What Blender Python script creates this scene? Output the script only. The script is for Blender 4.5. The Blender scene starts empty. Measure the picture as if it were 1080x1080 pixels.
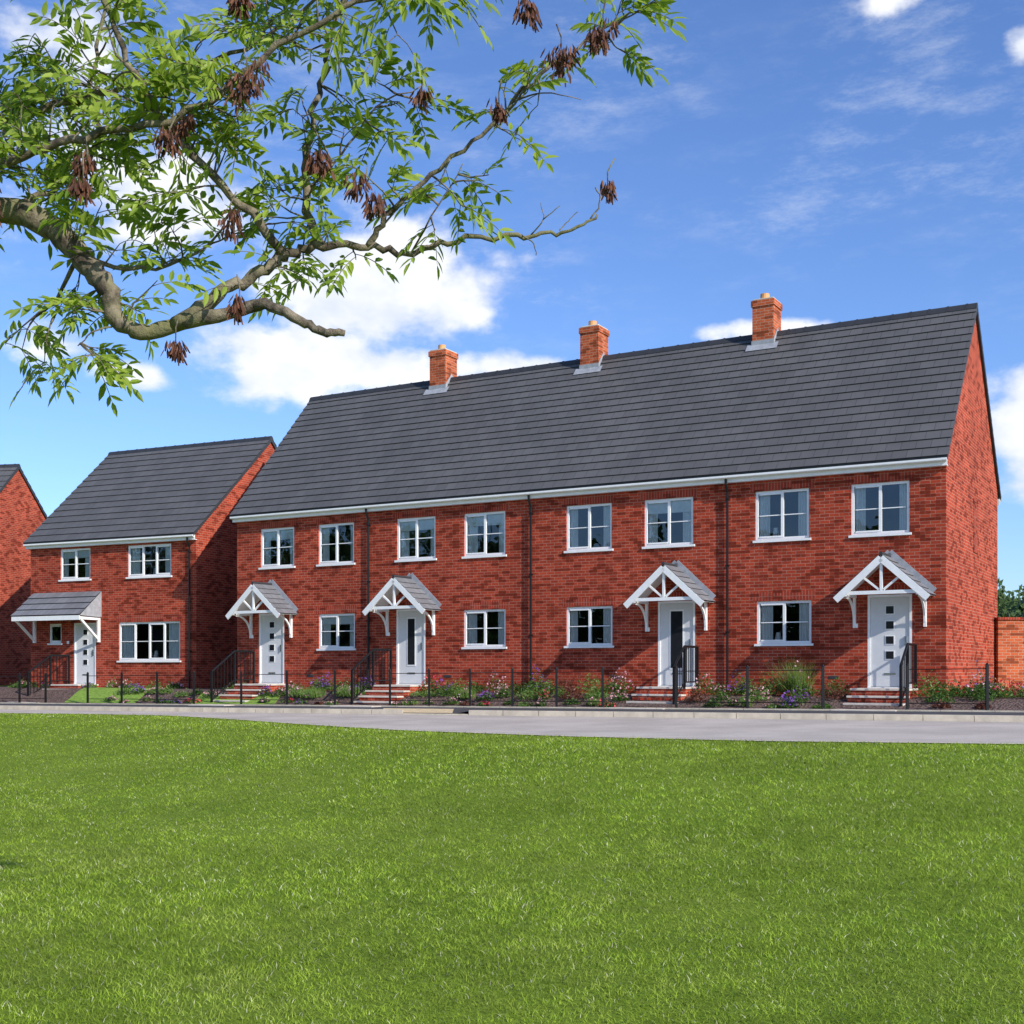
import bpy, math, random
import numpy as np
from mathutils import Vector, Matrix, noise as mnoise
random.seed(7); np.random.seed(7)
scene=bpy.context.scene
R=math.radians

# ------------------------------------------------------------ node helpers
def new_mat(name):
    m=bpy.data.materials.new(name); m.use_nodes=True
    nt=m.node_tree; b=nt.nodes['Principled BSDF']
    return m,nt,b
def N(nt,t,**kw):
    n=nt.nodes.new(t)
    for k,v in kw.items():
        if k.startswith('i_'): n.inputs[k[2:].replace('_',' ')].default_value=v
        else: setattr(n,k,v)
    return n
def L(nt,a,b): nt.links.new(a,b)
def MA(nt,op,a,b=None,c=None,clamp=False):
    n=nt.nodes.new('ShaderNodeMath'); n.operation=op; n.use_clamp=clamp
    for i,v in enumerate((a,b,c)):
        if v is None: continue
        if isinstance(v,(int,float)): n.inputs[i].default_value=v
        else: nt.links.new(v,n.inputs[i])
    return n.outputs[0]
def MIX(nt,f,a,b,mode='MIX'):
    n=nt.nodes.new('ShaderNodeMix'); n.data_type='RGBA'; n.blend_type=mode
    for i,v in ((0,f),(6,a),(7,b)):
        if isinstance(v,(int,float)): n.inputs[i].default_value=v
        elif isinstance(v,tuple): n.inputs[i].default_value=(*v,1) if len(v)==3 else v
        else: nt.links.new(v,n.inputs[i])
    return n.outputs[2]
def RANGE(nt,v,a,b,c=0.0,d=1.0,smooth=True):
    n=nt.nodes.new('ShaderNodeMapRange'); n.interpolation_type='SMOOTHSTEP' if smooth else 'LINEAR'
    nt.links.new(v,n.inputs[0])
    for i,x in zip((1,2,3,4),(a,b,c,d)): n.inputs[i].default_value=x
    return n.outputs[0]
def NOISE(nt,scale,detail=4,rough=.55,vec=None,out=0):
    n=N(nt,'ShaderNodeTexNoise'); n.inputs['Scale'].default_value=scale
    n.inputs['Detail'].default_value=detail; n.inputs['Roughness'].default_value=rough
    if vec is not None: nt.links.new(vec,n.inputs['Vector'])
    return n.outputs[out]
def OBJ(nt): return N(nt,'ShaderNodeTexCoord').outputs['Object']
def BUMP(nt,b,h,strength,dist):
    n=N(nt,'ShaderNodeBump'); n.inputs['Strength'].default_value=strength; n.inputs['Distance'].default_value=dist
    L(nt,h,n.inputs['Height']); L(nt,n.outputs[0],b.inputs['Normal'])

def plain(name,c,rough=.5,var=.12,scale=6,metal=0,spec=.5,bump=0,bscale=60):
    m,nt,b=new_mat(name); o=OBJ(nt)
    f=NOISE(nt,scale,4,.6,o)
    f=RANGE(nt,f,.3,.7)
    lo=tuple(x*(1-var) for x in c); hi=tuple(min(1,x*(1+var)) for x in c)
    L(nt,MIX(nt,f,lo,hi),b.inputs['Base Color'])
    b.inputs['Roughness'].default_value=rough; b.inputs['Metallic'].default_value=metal
    b.inputs['Specular IOR Level'].default_value=spec
    if bump: BUMP(nt,b,NOISE(nt,bscale,3,.6,o),bump,.01)
    return m

def brick_mat(name,c1,c2,mortar,soldier=False):
    m,nt,b=new_mat(name); o=OBJ(nt)
    s=N(nt,'ShaderNodeSeparateXYZ'); L(nt,o,s.inputs[0])
    h=MA(nt,'ADD',s.outputs[0],s.outputs[1])
    c=N(nt,'ShaderNodeCombineXYZ')
    if soldier: L(nt,s.outputs[2],c.inputs[0]); L(nt,h,c.inputs[1])
    else: L(nt,h,c.inputs[0]); L(nt,s.outputs[2],c.inputs[1])
    t=N(nt,'ShaderNodeTexBrick'); t.offset=.5 if not soldier else 0
    L(nt,c.outputs[0],t.inputs['Vector'])
    t.inputs['Color1'].default_value=(*c1,1); t.inputs['Color2'].default_value=(*c2,1); t.inputs['Mortar'].default_value=(*mortar,1)
    t.inputs['Scale'].default_value=1; t.inputs['Mortar Size'].default_value=.0078; t.inputs['Mortar Smooth'].default_value=.2
    t.inputs['Brick Width'].default_value=.225; t.inputs['Row Height'].default_value=.075; t.inputs['Bias'].default_value=-.1
    w=N(nt,'ShaderNodeTexWhiteNoise',noise_dimensions='2D')
    row=MA(nt,'FLOOR',MA(nt,'DIVIDE',s.outputs[2],.075))
    col=MA(nt,'FLOOR',MA(nt,'DIVIDE',MA(nt,'ADD',h,MA(nt,'MULTIPLY',MA(nt,'MODULO',row,2.0),.1125)),.225))
    cc=N(nt,'ShaderNodeCombineXYZ'); L(nt,row,cc.inputs[0]); L(nt,col,cc.inputs[1]); L(nt,cc.outputs[0],w.inputs['Vector'])
    burnt=RANGE(nt,w.outputs[0],.56,.97,0,.85)
    colr=MIX(nt,burnt,t.outputs[0],tuple(x*.34 for x in c1))
    big=RANGE(nt,NOISE(nt,.7,4,.6,o),.3,.7,.82,1.10)
    fine=RANGE(nt,NOISE(nt,30,3,.7,o),.25,.75,.85,1.15)
    v2=N(nt,'ShaderNodeVectorMath',operation='SCALE'); L(nt,colr,v2.inputs[0]); L(nt,MA(nt,'MULTIPLY',big,fine),v2.inputs['Scale'])
    L(nt,v2.outputs[0],b.inputs['Base Color'])
    b.inputs['Roughness'].default_value=.88; b.inputs['Specular IOR Level'].default_value=.15
    inv=MA(nt,'SUBTRACT',1,t.outputs['Fac'])
    BUMP(nt,b,inv,.5,.006)
    return m

BRICK=brick_mat('brick_red',(.46,.062,.027),(.30,.038,.020),(.43,.205,.14))
BRICK_S=brick_mat('brick_soldier',(.42,.058,.028),(.30,.038,.021),(.38,.18,.13),True)
BRICK_CH=brick_mat('brick_chimney',(.58,.125,.045),(.44,.085,.032),(.52,.30,.20))
WHITE=plain('white_upvc',(.88,.88,.87),.35,.03)
WHITEP=plain('white_paint_timber',(.88,.88,.86),.45,.04)
DOORG=plain('door_pale_grey',(.66,.67,.68),.4,.03)
DARKP=plain('dark_glazing',(.02,.022,.026),.08,.1)
BLACKM=plain('black_metal',(.008,.008,.009),.45,.1,spec=.3)
LEAD=plain('lead',(.34,.35,.37),.5,.15)
POT=plain('clay_pot',(.70,.34,.13),.7,.1)
SLAB=plain('concrete_slab',(.56,.49,.40),.85,.15,4,bump=.3)
STEPT=plain('step_tread',(.62,.55,.47),.85,.12,4)
KERB=plain('kerb_concrete',(.66,.57,.43),.85,.15,3,bump=.3)
CURT=plain('curtain',(.80,.80,.78),.9,.06,8)
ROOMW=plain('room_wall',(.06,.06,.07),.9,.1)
CHROME=plain('handle_metal',(.55,.55,.55),.25,.05,metal=1)
DRIVE=plain('asphalt_dark',(.055,.053,.055),.9,.25,2,bump=.4,bscale=90)

def glass():
    m,nt,b=new_mat('window_glass'); nt.nodes.remove(b)
    out=nt.nodes['Material Output']
    tr=N(nt,'ShaderNodeBsdfTransparent'); tr.inputs[0].default_value=(.86,.90,.92,1)
    gl=N(nt,'ShaderNodeBsdfGlossy'); gl.inputs['Roughness'].default_value=.01; gl.inputs[0].default_value=(.85,.93,1,1)
    o=OBJ(nt); bp=N(nt,'ShaderNodeBump'); bp.inputs['Strength'].default_value=.16; bp.inputs['Distance'].default_value=.03
    L(nt,NOISE(nt,2.0,1,.4,o),bp.inputs['Height']); L(nt,bp.outputs[0],gl.inputs['Normal'])
    fr=N(nt,'ShaderNodeFresnel'); fr.inputs[0].default_value=1.5
    f=MA(nt,'ADD',fr.outputs[0],.06)
    mx=N(nt,'ShaderNodeMixShader'); L(nt,f,mx.inputs[0]); L(nt,tr.outputs[0],mx.inputs[1]); L(nt,gl.outputs[0],mx.inputs[2])
    L(nt,mx.outputs[0],out.inputs[0]); return m
GLASS=glass()

def roof_mat(name,c,tw=.33,cv=.08):
    m,nt,b=new_mat(name); uv=N(nt,'ShaderNodeUVMap').outputs[0]
    t=N(nt,'ShaderNodeTexBrick'); L(nt,uv,t.inputs['Vector']); t.offset=.5
    t.inputs['Scale'].default_value=1; t.inputs['Brick Width'].default_value=tw; t.inputs['Row Height'].default_value=1
    t.inputs['Mortar Size'].default_value=.006; t.inputs['Mortar Smooth'].default_value=.2
    t.inputs['Color1'].default_value=(*[x*(1+cv) for x in c],1); t.inputs['Color2'].default_value=(*[x*(1-cv) for x in c],1)
    t.inputs['Mortar'].default_value=(*[x*.4 for x in c],1)
    o=OBJ(nt)
    st=RANGE(nt,NOISE(nt,.9,5,.6,o),.3,.7,.90,1.10)
    v=N(nt,'ShaderNodeVectorMath',operation='SCALE'); L(nt,t.outputs[0],v.inputs[0]); L(nt,st,v.inputs['Scale'])
    L(nt,v.outputs[0],b.inputs['Base Color']); b.inputs['Roughness'].default_value=.6; b.inputs['Specular IOR Level'].default_value=.4
    BUMP(nt,b,NOISE(nt,30,3,.6,o),.2,.008)
    return m
TILE=roof_mat('roof_tile_grey',(.108,.104,.102))
TILE_L=roof_mat('canopy_slate',(.19,.19,.20),.25,.12)
EDGE=plain('roof_edge_dark',(.035,.036,.040),.6,.1)

def leaf_mat(name,c1,c2,trans=.35,rough=.5):
    m,nt,b=new_mat(name)
    g=N(nt,'ShaderNodeNewGeometry'); r=g.outputs['Random Per Island']
    col=MIX(nt,r,c1,c2)
    L(nt,col,b.inputs['Base Color']); b.inputs['Roughness'].default_value=rough; b.inputs['Specular IOR Level'].default_value=.35
    t=N(nt,'ShaderNodeBsdfTranslucent')
    br=MIX(nt,1.0,col,(1.25,1.3,.6),'MULTIPLY'); L(nt,br,t.inputs[0])
    mx=N(nt,'ShaderNodeMixShader'); mx.inputs[0].default_value=trans
    L(nt,b.outputs[0],mx.inputs[1]); L(nt,t.outputs[0],mx.inputs[2]); L(nt,mx.outputs[0],nt.nodes['Material Output'].inputs[0])
    return m
ASHLEAF=leaf_mat('ash_leaf',(.13,.22,.018),(.38,.48,.07),.45)
KEYS=leaf_mat('ash_keys',(.055,.020,.012),(.21,.085,.045),.2,.7)
SHRUB1=leaf_mat('shrub_leaf_dark',(.04,.09,.018),(.09,.17,.03))
SHRUB2=leaf_mat('shrub_leaf_light',(.09,.17,.035),(.17,.27,.06))
SHRUBR=leaf_mat('shrub_leaf_red',(.12,.04,.03),(.20,.08,.05))
DISTLEAF=leaf_mat('distant_leaf',(.04,.075,.02),(.09,.14,.035),.2)
FL={'pink':leaf_mat('petal_pink',(.60,.25,.35),(.75,.48,.52),.3),'purple':leaf_mat('petal_purple',(.18,.06,.40),(.32,.14,.55),.3),
 'red':leaf_mat('petal_red',(.6,.03,.05),(.75,.08,.14),.3),'white':leaf_mat('petal_white',(.7,.7,.65),(.8,.8,.75),.3),
 'yellow':leaf_mat('petal_yellow',(.7,.5,.05),(.75,.6,.1),.3)}

def bark_mat():
    m,nt,b=new_mat('ash_bark'); o=OBJ(nt)
    f=RANGE(nt,NOISE(nt,14,6,.7,o),.35,.65)
    c=MIX(nt,f,(.06,.045,.032),(.28,.23,.16))
    g=RANGE(nt,NOISE(nt,4.5,4,.6,o),.48,.64)
    c=MIX(nt,g,c,(.19,.18,.08))
    L(nt,c,b.inputs['Base Color']); b.inputs['Roughness'].default_value=.9
    BUMP(nt,b,NOISE(nt,45,5,.7,o),.9,.012); return m
BARK=bark_mat()

# ------------------------------------------------------------ mesh helper
class MB:
    def __init__(s): s.v=[];s.f=[];s.m=[];s.uv=[];s.M=None
    def face(s,pts,mi=0,uv=None):
        b=len(s.v)
        for p in pts: s.v.append(tuple(p))
        s.f.append(tuple(range(b,b+len(pts)))); s.m.append(mi); s.uv.append(uv)
    def box(s,x0,x1,y0,y1,z0,z1,mi=0):
        if x0>x1:x0,x1=x1,x0
        if y0>y1:y0,y1=y1,y0
        b=len(s.v)
        s.v+= [(x0,y0,z0),(x1,y0,z0),(x1,y1,z0),(x0,y1,z0),(x0,y0,z1),(x1,y0,z1),(x1,y1,z1),(x0,y1,z1)]
        for q in ((0,3,2,1),(4,5,6,7),(0,1,5,4),(1,2,6,5),(2,3,7,6),(3,0,4,7)):
            s.f.append(tuple(b+i for i in q)); s.m.append(mi); s.uv.append(None)
    def beam(s,p0,p1,w,d,up=(0,1,0),mi=0):
        p0=Vector(p0);p1=Vector(p1);a=(p1-p0).normalized();u=Vector(up);u=(u-a*u.dot(a)).normalized();c=a.cross(u)
        b=len(s.v)
        for p in (p0,p1):
            for i,j in ((-1,-1),(1,-1),(1,1),(-1,1)): s.v.append(tuple(p+c*(i*w/2)+u*(j*d/2)))
        for q in ((3,2,1,0),(4,5,6,7),(0,1,5,4),(1,2,6,5),(2,3,7,6),(3,0,4,7)):
            s.f.append(tuple(b+i for i in q)); s.m.append(mi); s.uv.append(None)
    def tube(s,pts,rad,n=8,mi=0):
        pts=[Vector(p) for p in pts]; prev=None; b=len(s.v)
        for i,p in enumerate(pts):
            a=(pts[min(i+1,len(pts)-1)]-pts[max(i-1,0)]).normalized()
            if prev is None:
                prev=a.orthogonal().normalized()
            prev=(prev-a*prev.dot(a)).normalized(); c=a.cross(prev)
            r=rad[i] if hasattr(rad,'__len__') else rad
            for k in range(n):
                t=2*math.pi*k/n; s.v.append(tuple(p+(prev*math.cos(t)+c*math.sin(t))*r))
        for i in range(len(pts)-1):
            for k in range(n):
                k2=(k+1)%n
                s.f.append((b+i*n+k,b+i*n+k2,b+(i+1)*n+k2,b+(i+1)*n+k)); s.m.append(mi); s.uv.append(None)
        e=b+(len(pts)-1)*n
        s.f.append(tuple(e+k for k in range(n))); s.m.append(mi); s.uv.append(None)
        s.f.append(tuple(b+k for k in reversed(range(n)))); s.m.append(mi); s.uv.append(None)
    def make(s,name,mats,parent=None,smooth=False,bevel=0):
        me=bpy.data.meshes.new(name); me.from_pydata(s.v,[],s.f)
        if not isinstance(mats,(list,tuple)): mats=[mats]
        for m in mats: me.materials.append(m)
        me.polygons.foreach_set('material_index',s.m)
        if any(u is not None for u in s.uv):
            ul=me.uv_layers.new(name='UVMap'); k=0; arr=[]
            for f,u in zip(s.f,s.uv):
                arr+= [c for p in (u if u else [(0,0)]*len(f)) for c in p]
            ul.data.foreach_set('uv',arr)
        if smooth: me.polygons.foreach_set('use_smooth',[True]*len(s.f))
        me.update()
        o=bpy.data.objects.new(name,me); scene.collection.objects.link(o)
        if parent: o.parent=parent
        if bevel:
            bv=o.modifiers.new('bevel','BEVEL'); bv.width=bevel; bv.segments=2; bv.limit_method='ANGLE'
        return o
def empty(name,loc=(0,0,0),rz=0):
    e=bpy.data.objects.new(name,None); scene.collection.objects.link(e); e.location=loc; e.rotation_euler=(0,0,rz); e.empty_display_size=.5; return e

# ------------------------------------------------------------ site levels
def g(x): return -.009*(9.3-max(-40,min(20,x)))
def kerbY(x): return 22.3+.576*(9.33-x)
def backY(x): return 25.0+.576*(8.436-x)
EX=[-400,-40,-20,-13.8,-11,-8.4,-6.4,-4.6,-3.2,-1.8,.88,3.5,6.7,14,30,400]
EY=[244,49.3,37.0,33.0,31.6,29.9,27.4,24.8,22.9,21.2,18.9,17.25,16.05,13.2,5.2,-208]
def edgeY(x): return float(np.interp(x,EX,EY))
def sm(t): t=max(0,min(1,t)); return t*t*(3-2*t)
def tz(x,y):
    d=edgeY(x)-1.0-y
    return g(x)-.5*sm(d/10.0)
def bedz(x,y):
    p=g(x)+.12; return p+(.36-p)*sm((y-backY(x))/2.2)

# ------------------------------------------------------------ terrain / lawn
def grass_ground():
    m,nt,b=new_mat('lawn_grass'); o=OBJ(nt)
    a=RANGE(nt,NOISE(nt,.35,5,.6,o),.35,.65); c=MIX(nt,a,(.15,.235,.018),(.235,.32,.035))
    a2=RANGE(nt,NOISE(nt,3.5,5,.7,o),.35,.7); c=MIX(nt,a2,c,(.20,.295,.028))
    a3=RANGE(nt,NOISE(nt,40,4,.8,o),.3,.7,.5,1.2)
    v=N(nt,'ShaderNodeVectorMath',operation='SCALE'); L(nt,c,v.inputs[0]); L(nt,a3,v.inputs['Scale'])
    L(nt,v.outputs[0],b.inputs['Base Color']); b.inputs['Roughness'].default_value=.9; b.inputs['Specular IOR Level'].default_value=.1
    BUMP(nt,b,NOISE(nt,60,4,.8,o),.8,.02); return m
LAWN=grass_ground()
far=[60,90,140,220,400,800,1600,3200]
xs=[-f for f in reversed(far)]+list(np.arange(-40,40.01,1.0))+far
ys=[-f for f in reversed(far)]+list(np.arange(-30,45.01,.75))+far
v=[(x,y,tz(x,y)-.002) for y in ys for x in xs]; nx=len(xs)
f=[(j*nx+i,j*nx+i+1,(j+1)*nx+i+1,(j+1)*nx+i) for j in range(len(ys)-1) for i in range(nx-1)]
me=bpy.data.meshes.new('ground'); me.from_pydata(v,[],f); me.materials.append(LAWN); me.polygons.foreach_set('use_smooth',[True]*len(f))
ground=bpy.data.objects.new('ground',me); scene.collection.objects.link(ground)

def blades(n,name):
    u=np.random.rand(n); lo,hi=3.2,34.0; e=.2
    Y=(lo**e+u*(hi**e-lo**e))**(1/e)
    X=(np.random.rand(n)*2-1)*(.47*Y+.8)
    ed=np.interp(X,EX,EY)+ (np.random.rand(n)-.3)*.10
    k=Y<ed; X=X[k];Y=Y[k]; n=len(X)
    d=(np.interp(X,EX,EY)-1.0-Y)/10.0; t=np.clip(d,0,1); t=t*t*(3-2*t)
    Z=-.009*(9.3-np.clip(X,-40,20))-.5*t-.006
    sc=(Y/5.0)**.45
    pat=.5+.5*np.sin(X*1.7+np.sin(Y*1.3)*2)*np.sin(Y*2.1+np.sin(X*.9)*2)
    H=(.012+.015*np.random.rand(n)+.006*pat)*np.minimum(sc,1.3)
    tall=np.random.rand(n)>.985; H[tall]*=1.7
    W=.0019*sc**1.5*(.6+.7*np.random.rand(n))
    br=np.random.rand(n)>.985; W[br]*=2.6; H[br]*=.7
    th=np.random.rand(n)*2*np.pi; ln=(.3+1.7*np.random.rand(n))*H
    la=np.random.rand(n)*2*np.pi
    cx,cy=np.cos(th)*W,np.sin(th)*W; lx,ly=np.cos(la)*ln,np.sin(la)*ln
    V=np.empty((n,5,3))
    V[:,0]=np.stack([X-cx,Y-cy,Z],1);V[:,1]=np.stack([X+cx,Y+cy,Z],1)
    V[:,2]=np.stack([X+cx*.8+lx*.35,Y+cy*.8+ly*.35,Z+H*.6],1);V[:,3]=np.stack([X-cx*.8+lx*.35,Y-cy*.8+ly*.35,Z+H*.6],1)
    V[:,4]=np.stack([X+lx,Y+ly,Z+H],1)
    me=bpy.data.meshes.new(name); me.vertices.add(n*5); me.vertices.foreach_set('co',V.reshape(-1))
    base=np.arange(n)[:,None]*5
    li=np.concatenate([base+np.array([[0,1,2,3]]),base+np.array([[3,2,4]])],1).reshape(-1)
    me.loops.add(len(li)); me.loops.foreach_set('vertex_index',li.astype(np.int32))
    ls=(np.arange(n)[:,None]*7+np.array([[0,4]])).reshape(-1)
    me.polygons.add(n*2); me.polygons.foreach_set('loop_start',ls.astype(np.int32))
    me.update(calc_edges=True); me.validate()
    m,nt,b=new_mat('grass_blade')
    r=N(nt,'ShaderNodeNewGeometry').outputs['Random Per Island']; o=OBJ(nt)
    c=MIX(nt,r,(.19,.31,.016),(.44,.57,.065))
    pt=RANGE(nt,NOISE(nt,1.1,5,.7,o),.50,.70,0,.55); c=MIX(nt,pt,c,(.48,.52,.12))
    dry=RANGE(nt,r,.955,.965); c=MIX(nt,dry,c,(.74,.72,.46))
    a=RANGE(nt,NOISE(nt,.45,4,.65,o),.36,.64,.76,1.12)
    a2=RANGE(nt,NOISE(nt,4.5,4,.75,o),.35,.65,.68,1.18)
    vv=N(nt,'ShaderNodeVectorMath',operation='SCALE'); L(nt,c,vv.inputs[0]); L(nt,MA(nt,'MULTIPLY',a,a2),vv.inputs['Scale'])
    L(nt,vv.outputs[0],b.inputs['Base Color']); b.inputs['Roughness'].default_value=.55; b.inputs['Specular IOR Level'].default_value=.25
    t=N(nt,'ShaderNodeBsdfTranslucent'); L(nt,vv.outputs[0],t.inputs[0])
    mx=N(nt,'ShaderNodeMixShader'); mx.inputs[0].default_value=.35
    L(nt,b.outputs[0],mx.inputs[1]); L(nt,t.outputs[0],mx.inputs[2]); L(nt,mx.outputs[0],nt.nodes['Material Output'].inputs[0])
    me.materials.append(m)
    ob=bpy.data.objects.new(name,me); scene.collection.objects.link(ob); return ob
blades(430000,'lawn')

# ------------------------------------------------------------ road, kerb, pavement, beds
def strip(name,fa,fb,za,zb,mat,x0,x1,dx=.5,rows=1):
    mb=MB(); n=int((x1-x0)/dx); V=[]
    for i in range(n+1):
        x=x0+(x1-x0)*i/n; ya,yb=fa(x),fb(x)
        for r in range(rows+1):
            y=ya+(yb-ya)*r/rows; V.append((x,y,za(x,y)))
    mb.v=V; k=rows+1
    for i in range(n):
        for r in range(rows):
            mb.f.append((i*k+r,(i+1)*k+r,(i+1)*k+r+1,i*k+r+1)); mb.m.append(0); mb.uv.append(None)
    return mb.make(name,mat,smooth=True)
def road_mat():
    m,nt,b=new_mat('road_asphalt'); o=OBJ(nt)
    a=RANGE(nt,NOISE(nt,.6,5,.6,o),.3,.7); c=MIX(nt,a,(.40,.345,.29),(.53,.46,.39))
    a3=RANGE(nt,NOISE(nt,70,3,.8,o),.3,.7,.75,1.25)
    v=N(nt,'ShaderNodeVectorMath',operation='SCALE'); L(nt,c,v.inputs[0]); L(nt,a3,v.inputs['Scale'])
    L(nt,v.outputs[0],b.inputs['Base Color']); b.inputs['Roughness'].default_value=.9
    BUMP(nt,b,NOISE(nt,120,3,.7,o),.4,.006); return m
ROAD=road_mat()
strip('road',edgeY,lambda x:kerbY(x)-.0,lambda x,y:g(x)+.004,None,ROAD,-60,40)
mb=MB()
for i in range(200):
    xa=-60+.5*i; xb=xa+.49
    mb.v+= [(xa,edgeY(xa)-.06,g(xa)+.012),(xb,edgeY(xb)-.06,g(xb)+.012),(xb,edgeY(xb)+.05,g(xb)+.012),(xa,edgeY(xa)+.05,g(xa)+.012)]
    b=4*i; mb.f.append((b,b+1,b+2,b+3)); mb.m.append(0); mb.uv.append(None)
mb.make('road_edging',KERB)
mb=MB(); x=-45.0
while x<38:
    A,B=x,x+.79
    ya,yb=kerbY(A),kerbY(B); h=.12
    if -3.4<A<-1.2 : h=.03
    za,zb=g(A)+h,g(B)+h
    P=[(A,ya,g(A)-.1),(B,yb,g(B)-.1),(B,yb+.17,g(B)-.1),(A,ya+.17,g(A)-.1),(A,ya+.02,za),(B,yb+.02,zb),(B,yb+.17,zb),(A,ya+.17,za)]
    b=len(mb.v); mb.v+=P
    for q in ((4,5,6,7),(0,1,5,4),(1,2,6,5),(2,3,7,6),(3,0,4,7)): mb.f.append(tuple(b+i for i in q)); mb.m.append(0); mb.uv.append(None)
    x+=.8
mb.make('kerb',KERB)
strip('pavement',lambda x:kerbY(x)+.165,lambda x:backY(x)+.02,lambda x,y:g(x)+.118-(.085*sm(1-(y-kerbY(x))/1.2) if -3.4<x<-1.2 else 0),None,DRIVE,-45,38,.4,4)
strip('tactile_paving',lambda x:kerbY(x)+.18,lambda x:kerbY(x)+1.0,lambda x,y:g(x)+.118-.085*sm(1-(y-kerbY(x))/1.2)+.006,None,plain('tactile_buff',(.62,.48,.28),.85,.1),-3.2,-1.4,.2,4)
mb=MB(); x=-30
while x<24:
    A,B=x,x+.89; b=len(mb.v)
    ya,yb=backY(A),backY(B)
    mb.v+= [(A,ya-.03,g(A)+.05),(B,yb-.03,g(B)+.05),(B,yb+.03,g(B)+.05),(A,ya+.03,g(A)+.05),(A,ya-.03,g(A)+.15),(B,yb-.03,g(B)+.15),(B,yb+.03,g(B)+.15),(A,ya+.03,g(A)+.15)]
    for q in ((4,5,6,7),(0,1,5,4),(1,2,6,5),(2,3,7,6),(3,0,4,7)): mb.f.append(tuple(b+i for i in q)); mb.m.append(0); mb.uv.append(None)
    x+=.9
mb.make('pavement_edging',KERB)
def mulch():
    m,nt,b=new_mat('bark_mulch'); o=OBJ(nt)
    vo=N(nt,'ShaderNodeTexVoronoi'); vo.inputs['Scale'].default_value=18; L(nt,o,vo.inputs['Vector'])
    c=MIX(nt,vo.outputs['Color'],(.05,.03,.022),(.20,.125,.10))
    L(nt,c,b.inputs['Base Color']); b.inputs['Roughness'].default_value=.95
    BUMP(nt,b,vo.outputs['Distance'],1,.04); return m
MULCH=mulch()
strip('garden_bed',lambda x:backY(x)+.0,lambda x:backY(x)+4.2,bedz,None,MULCH,-40,36,.5,14)
strip('garden_ground',lambda x:backY(x)+4.2,lambda x:backY(x)+45,lambda x,y:.36-.6*sm((y-backY(x)-38)/7),None,LAWN,-40,36,1,10)
def patch(name,x0,x1,d0,d1,mat,h=.02,rows=6):
    return strip(name,lambda x:backY(x)+d0,lambda x:backY(x)+d1,lambda x,y:bedz(x,y)+h,None,mat,x0,x1,.25,rows)
FLAWN=plain('front_lawn_grass',(.19,.31,.035),.9,.35,12,bump=.8)
patch('front_lawn',-14.0,-11.3,.25,3.0,FLAWN)
patch('front_lawn.001',-9.3,-6.6,.2,1.4,FLAWN)
patch('garden_path',11.6,14.2,.0,6.0,DRIVE,.03,12)

# ------------------------------------------------------------ building kit
def wall_front(mb,x0,x1,z0,z1,ops,y=0,rev=.10):
    X=sorted(set([x0,x1]+[o[0] for o in ops]+[o[1] for o in ops])); Z=sorted(set([z0,z1]+[o[2] for o in ops]+[o[3] for o in ops]))
    for i in range(len(X)-1):
        for j in range(len(Z)-1):
            cx=(X[i]+X[i+1])/2; cz=(Z[j]+Z[j+1])/2
            if any(o[0]<cx<o[1] and o[2]<cz<o[3] for o in ops): continue
            mb.face([(X[i],y,Z[j]),(X[i+1],y,Z[j]),(X[i+1],y,Z[j+1]),(X[i],y,Z[j+1])])
    for a,b,c,d in ops:
        mb.face([(a,y,c),(a,y+rev,c),(a,y+rev,d),(a,y,d)]); mb.face([(b,y,c),(b,y,d),(b,y+rev,d),(b,y+rev,c)])
        mb.face([(a,y,d),(a,y+rev,d),(b,y+rev,d),(b,y,d)]); mb.face([(a,y,c),(b,y,c),(b,y+rev,c),(a,y+rev,c)])
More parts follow.
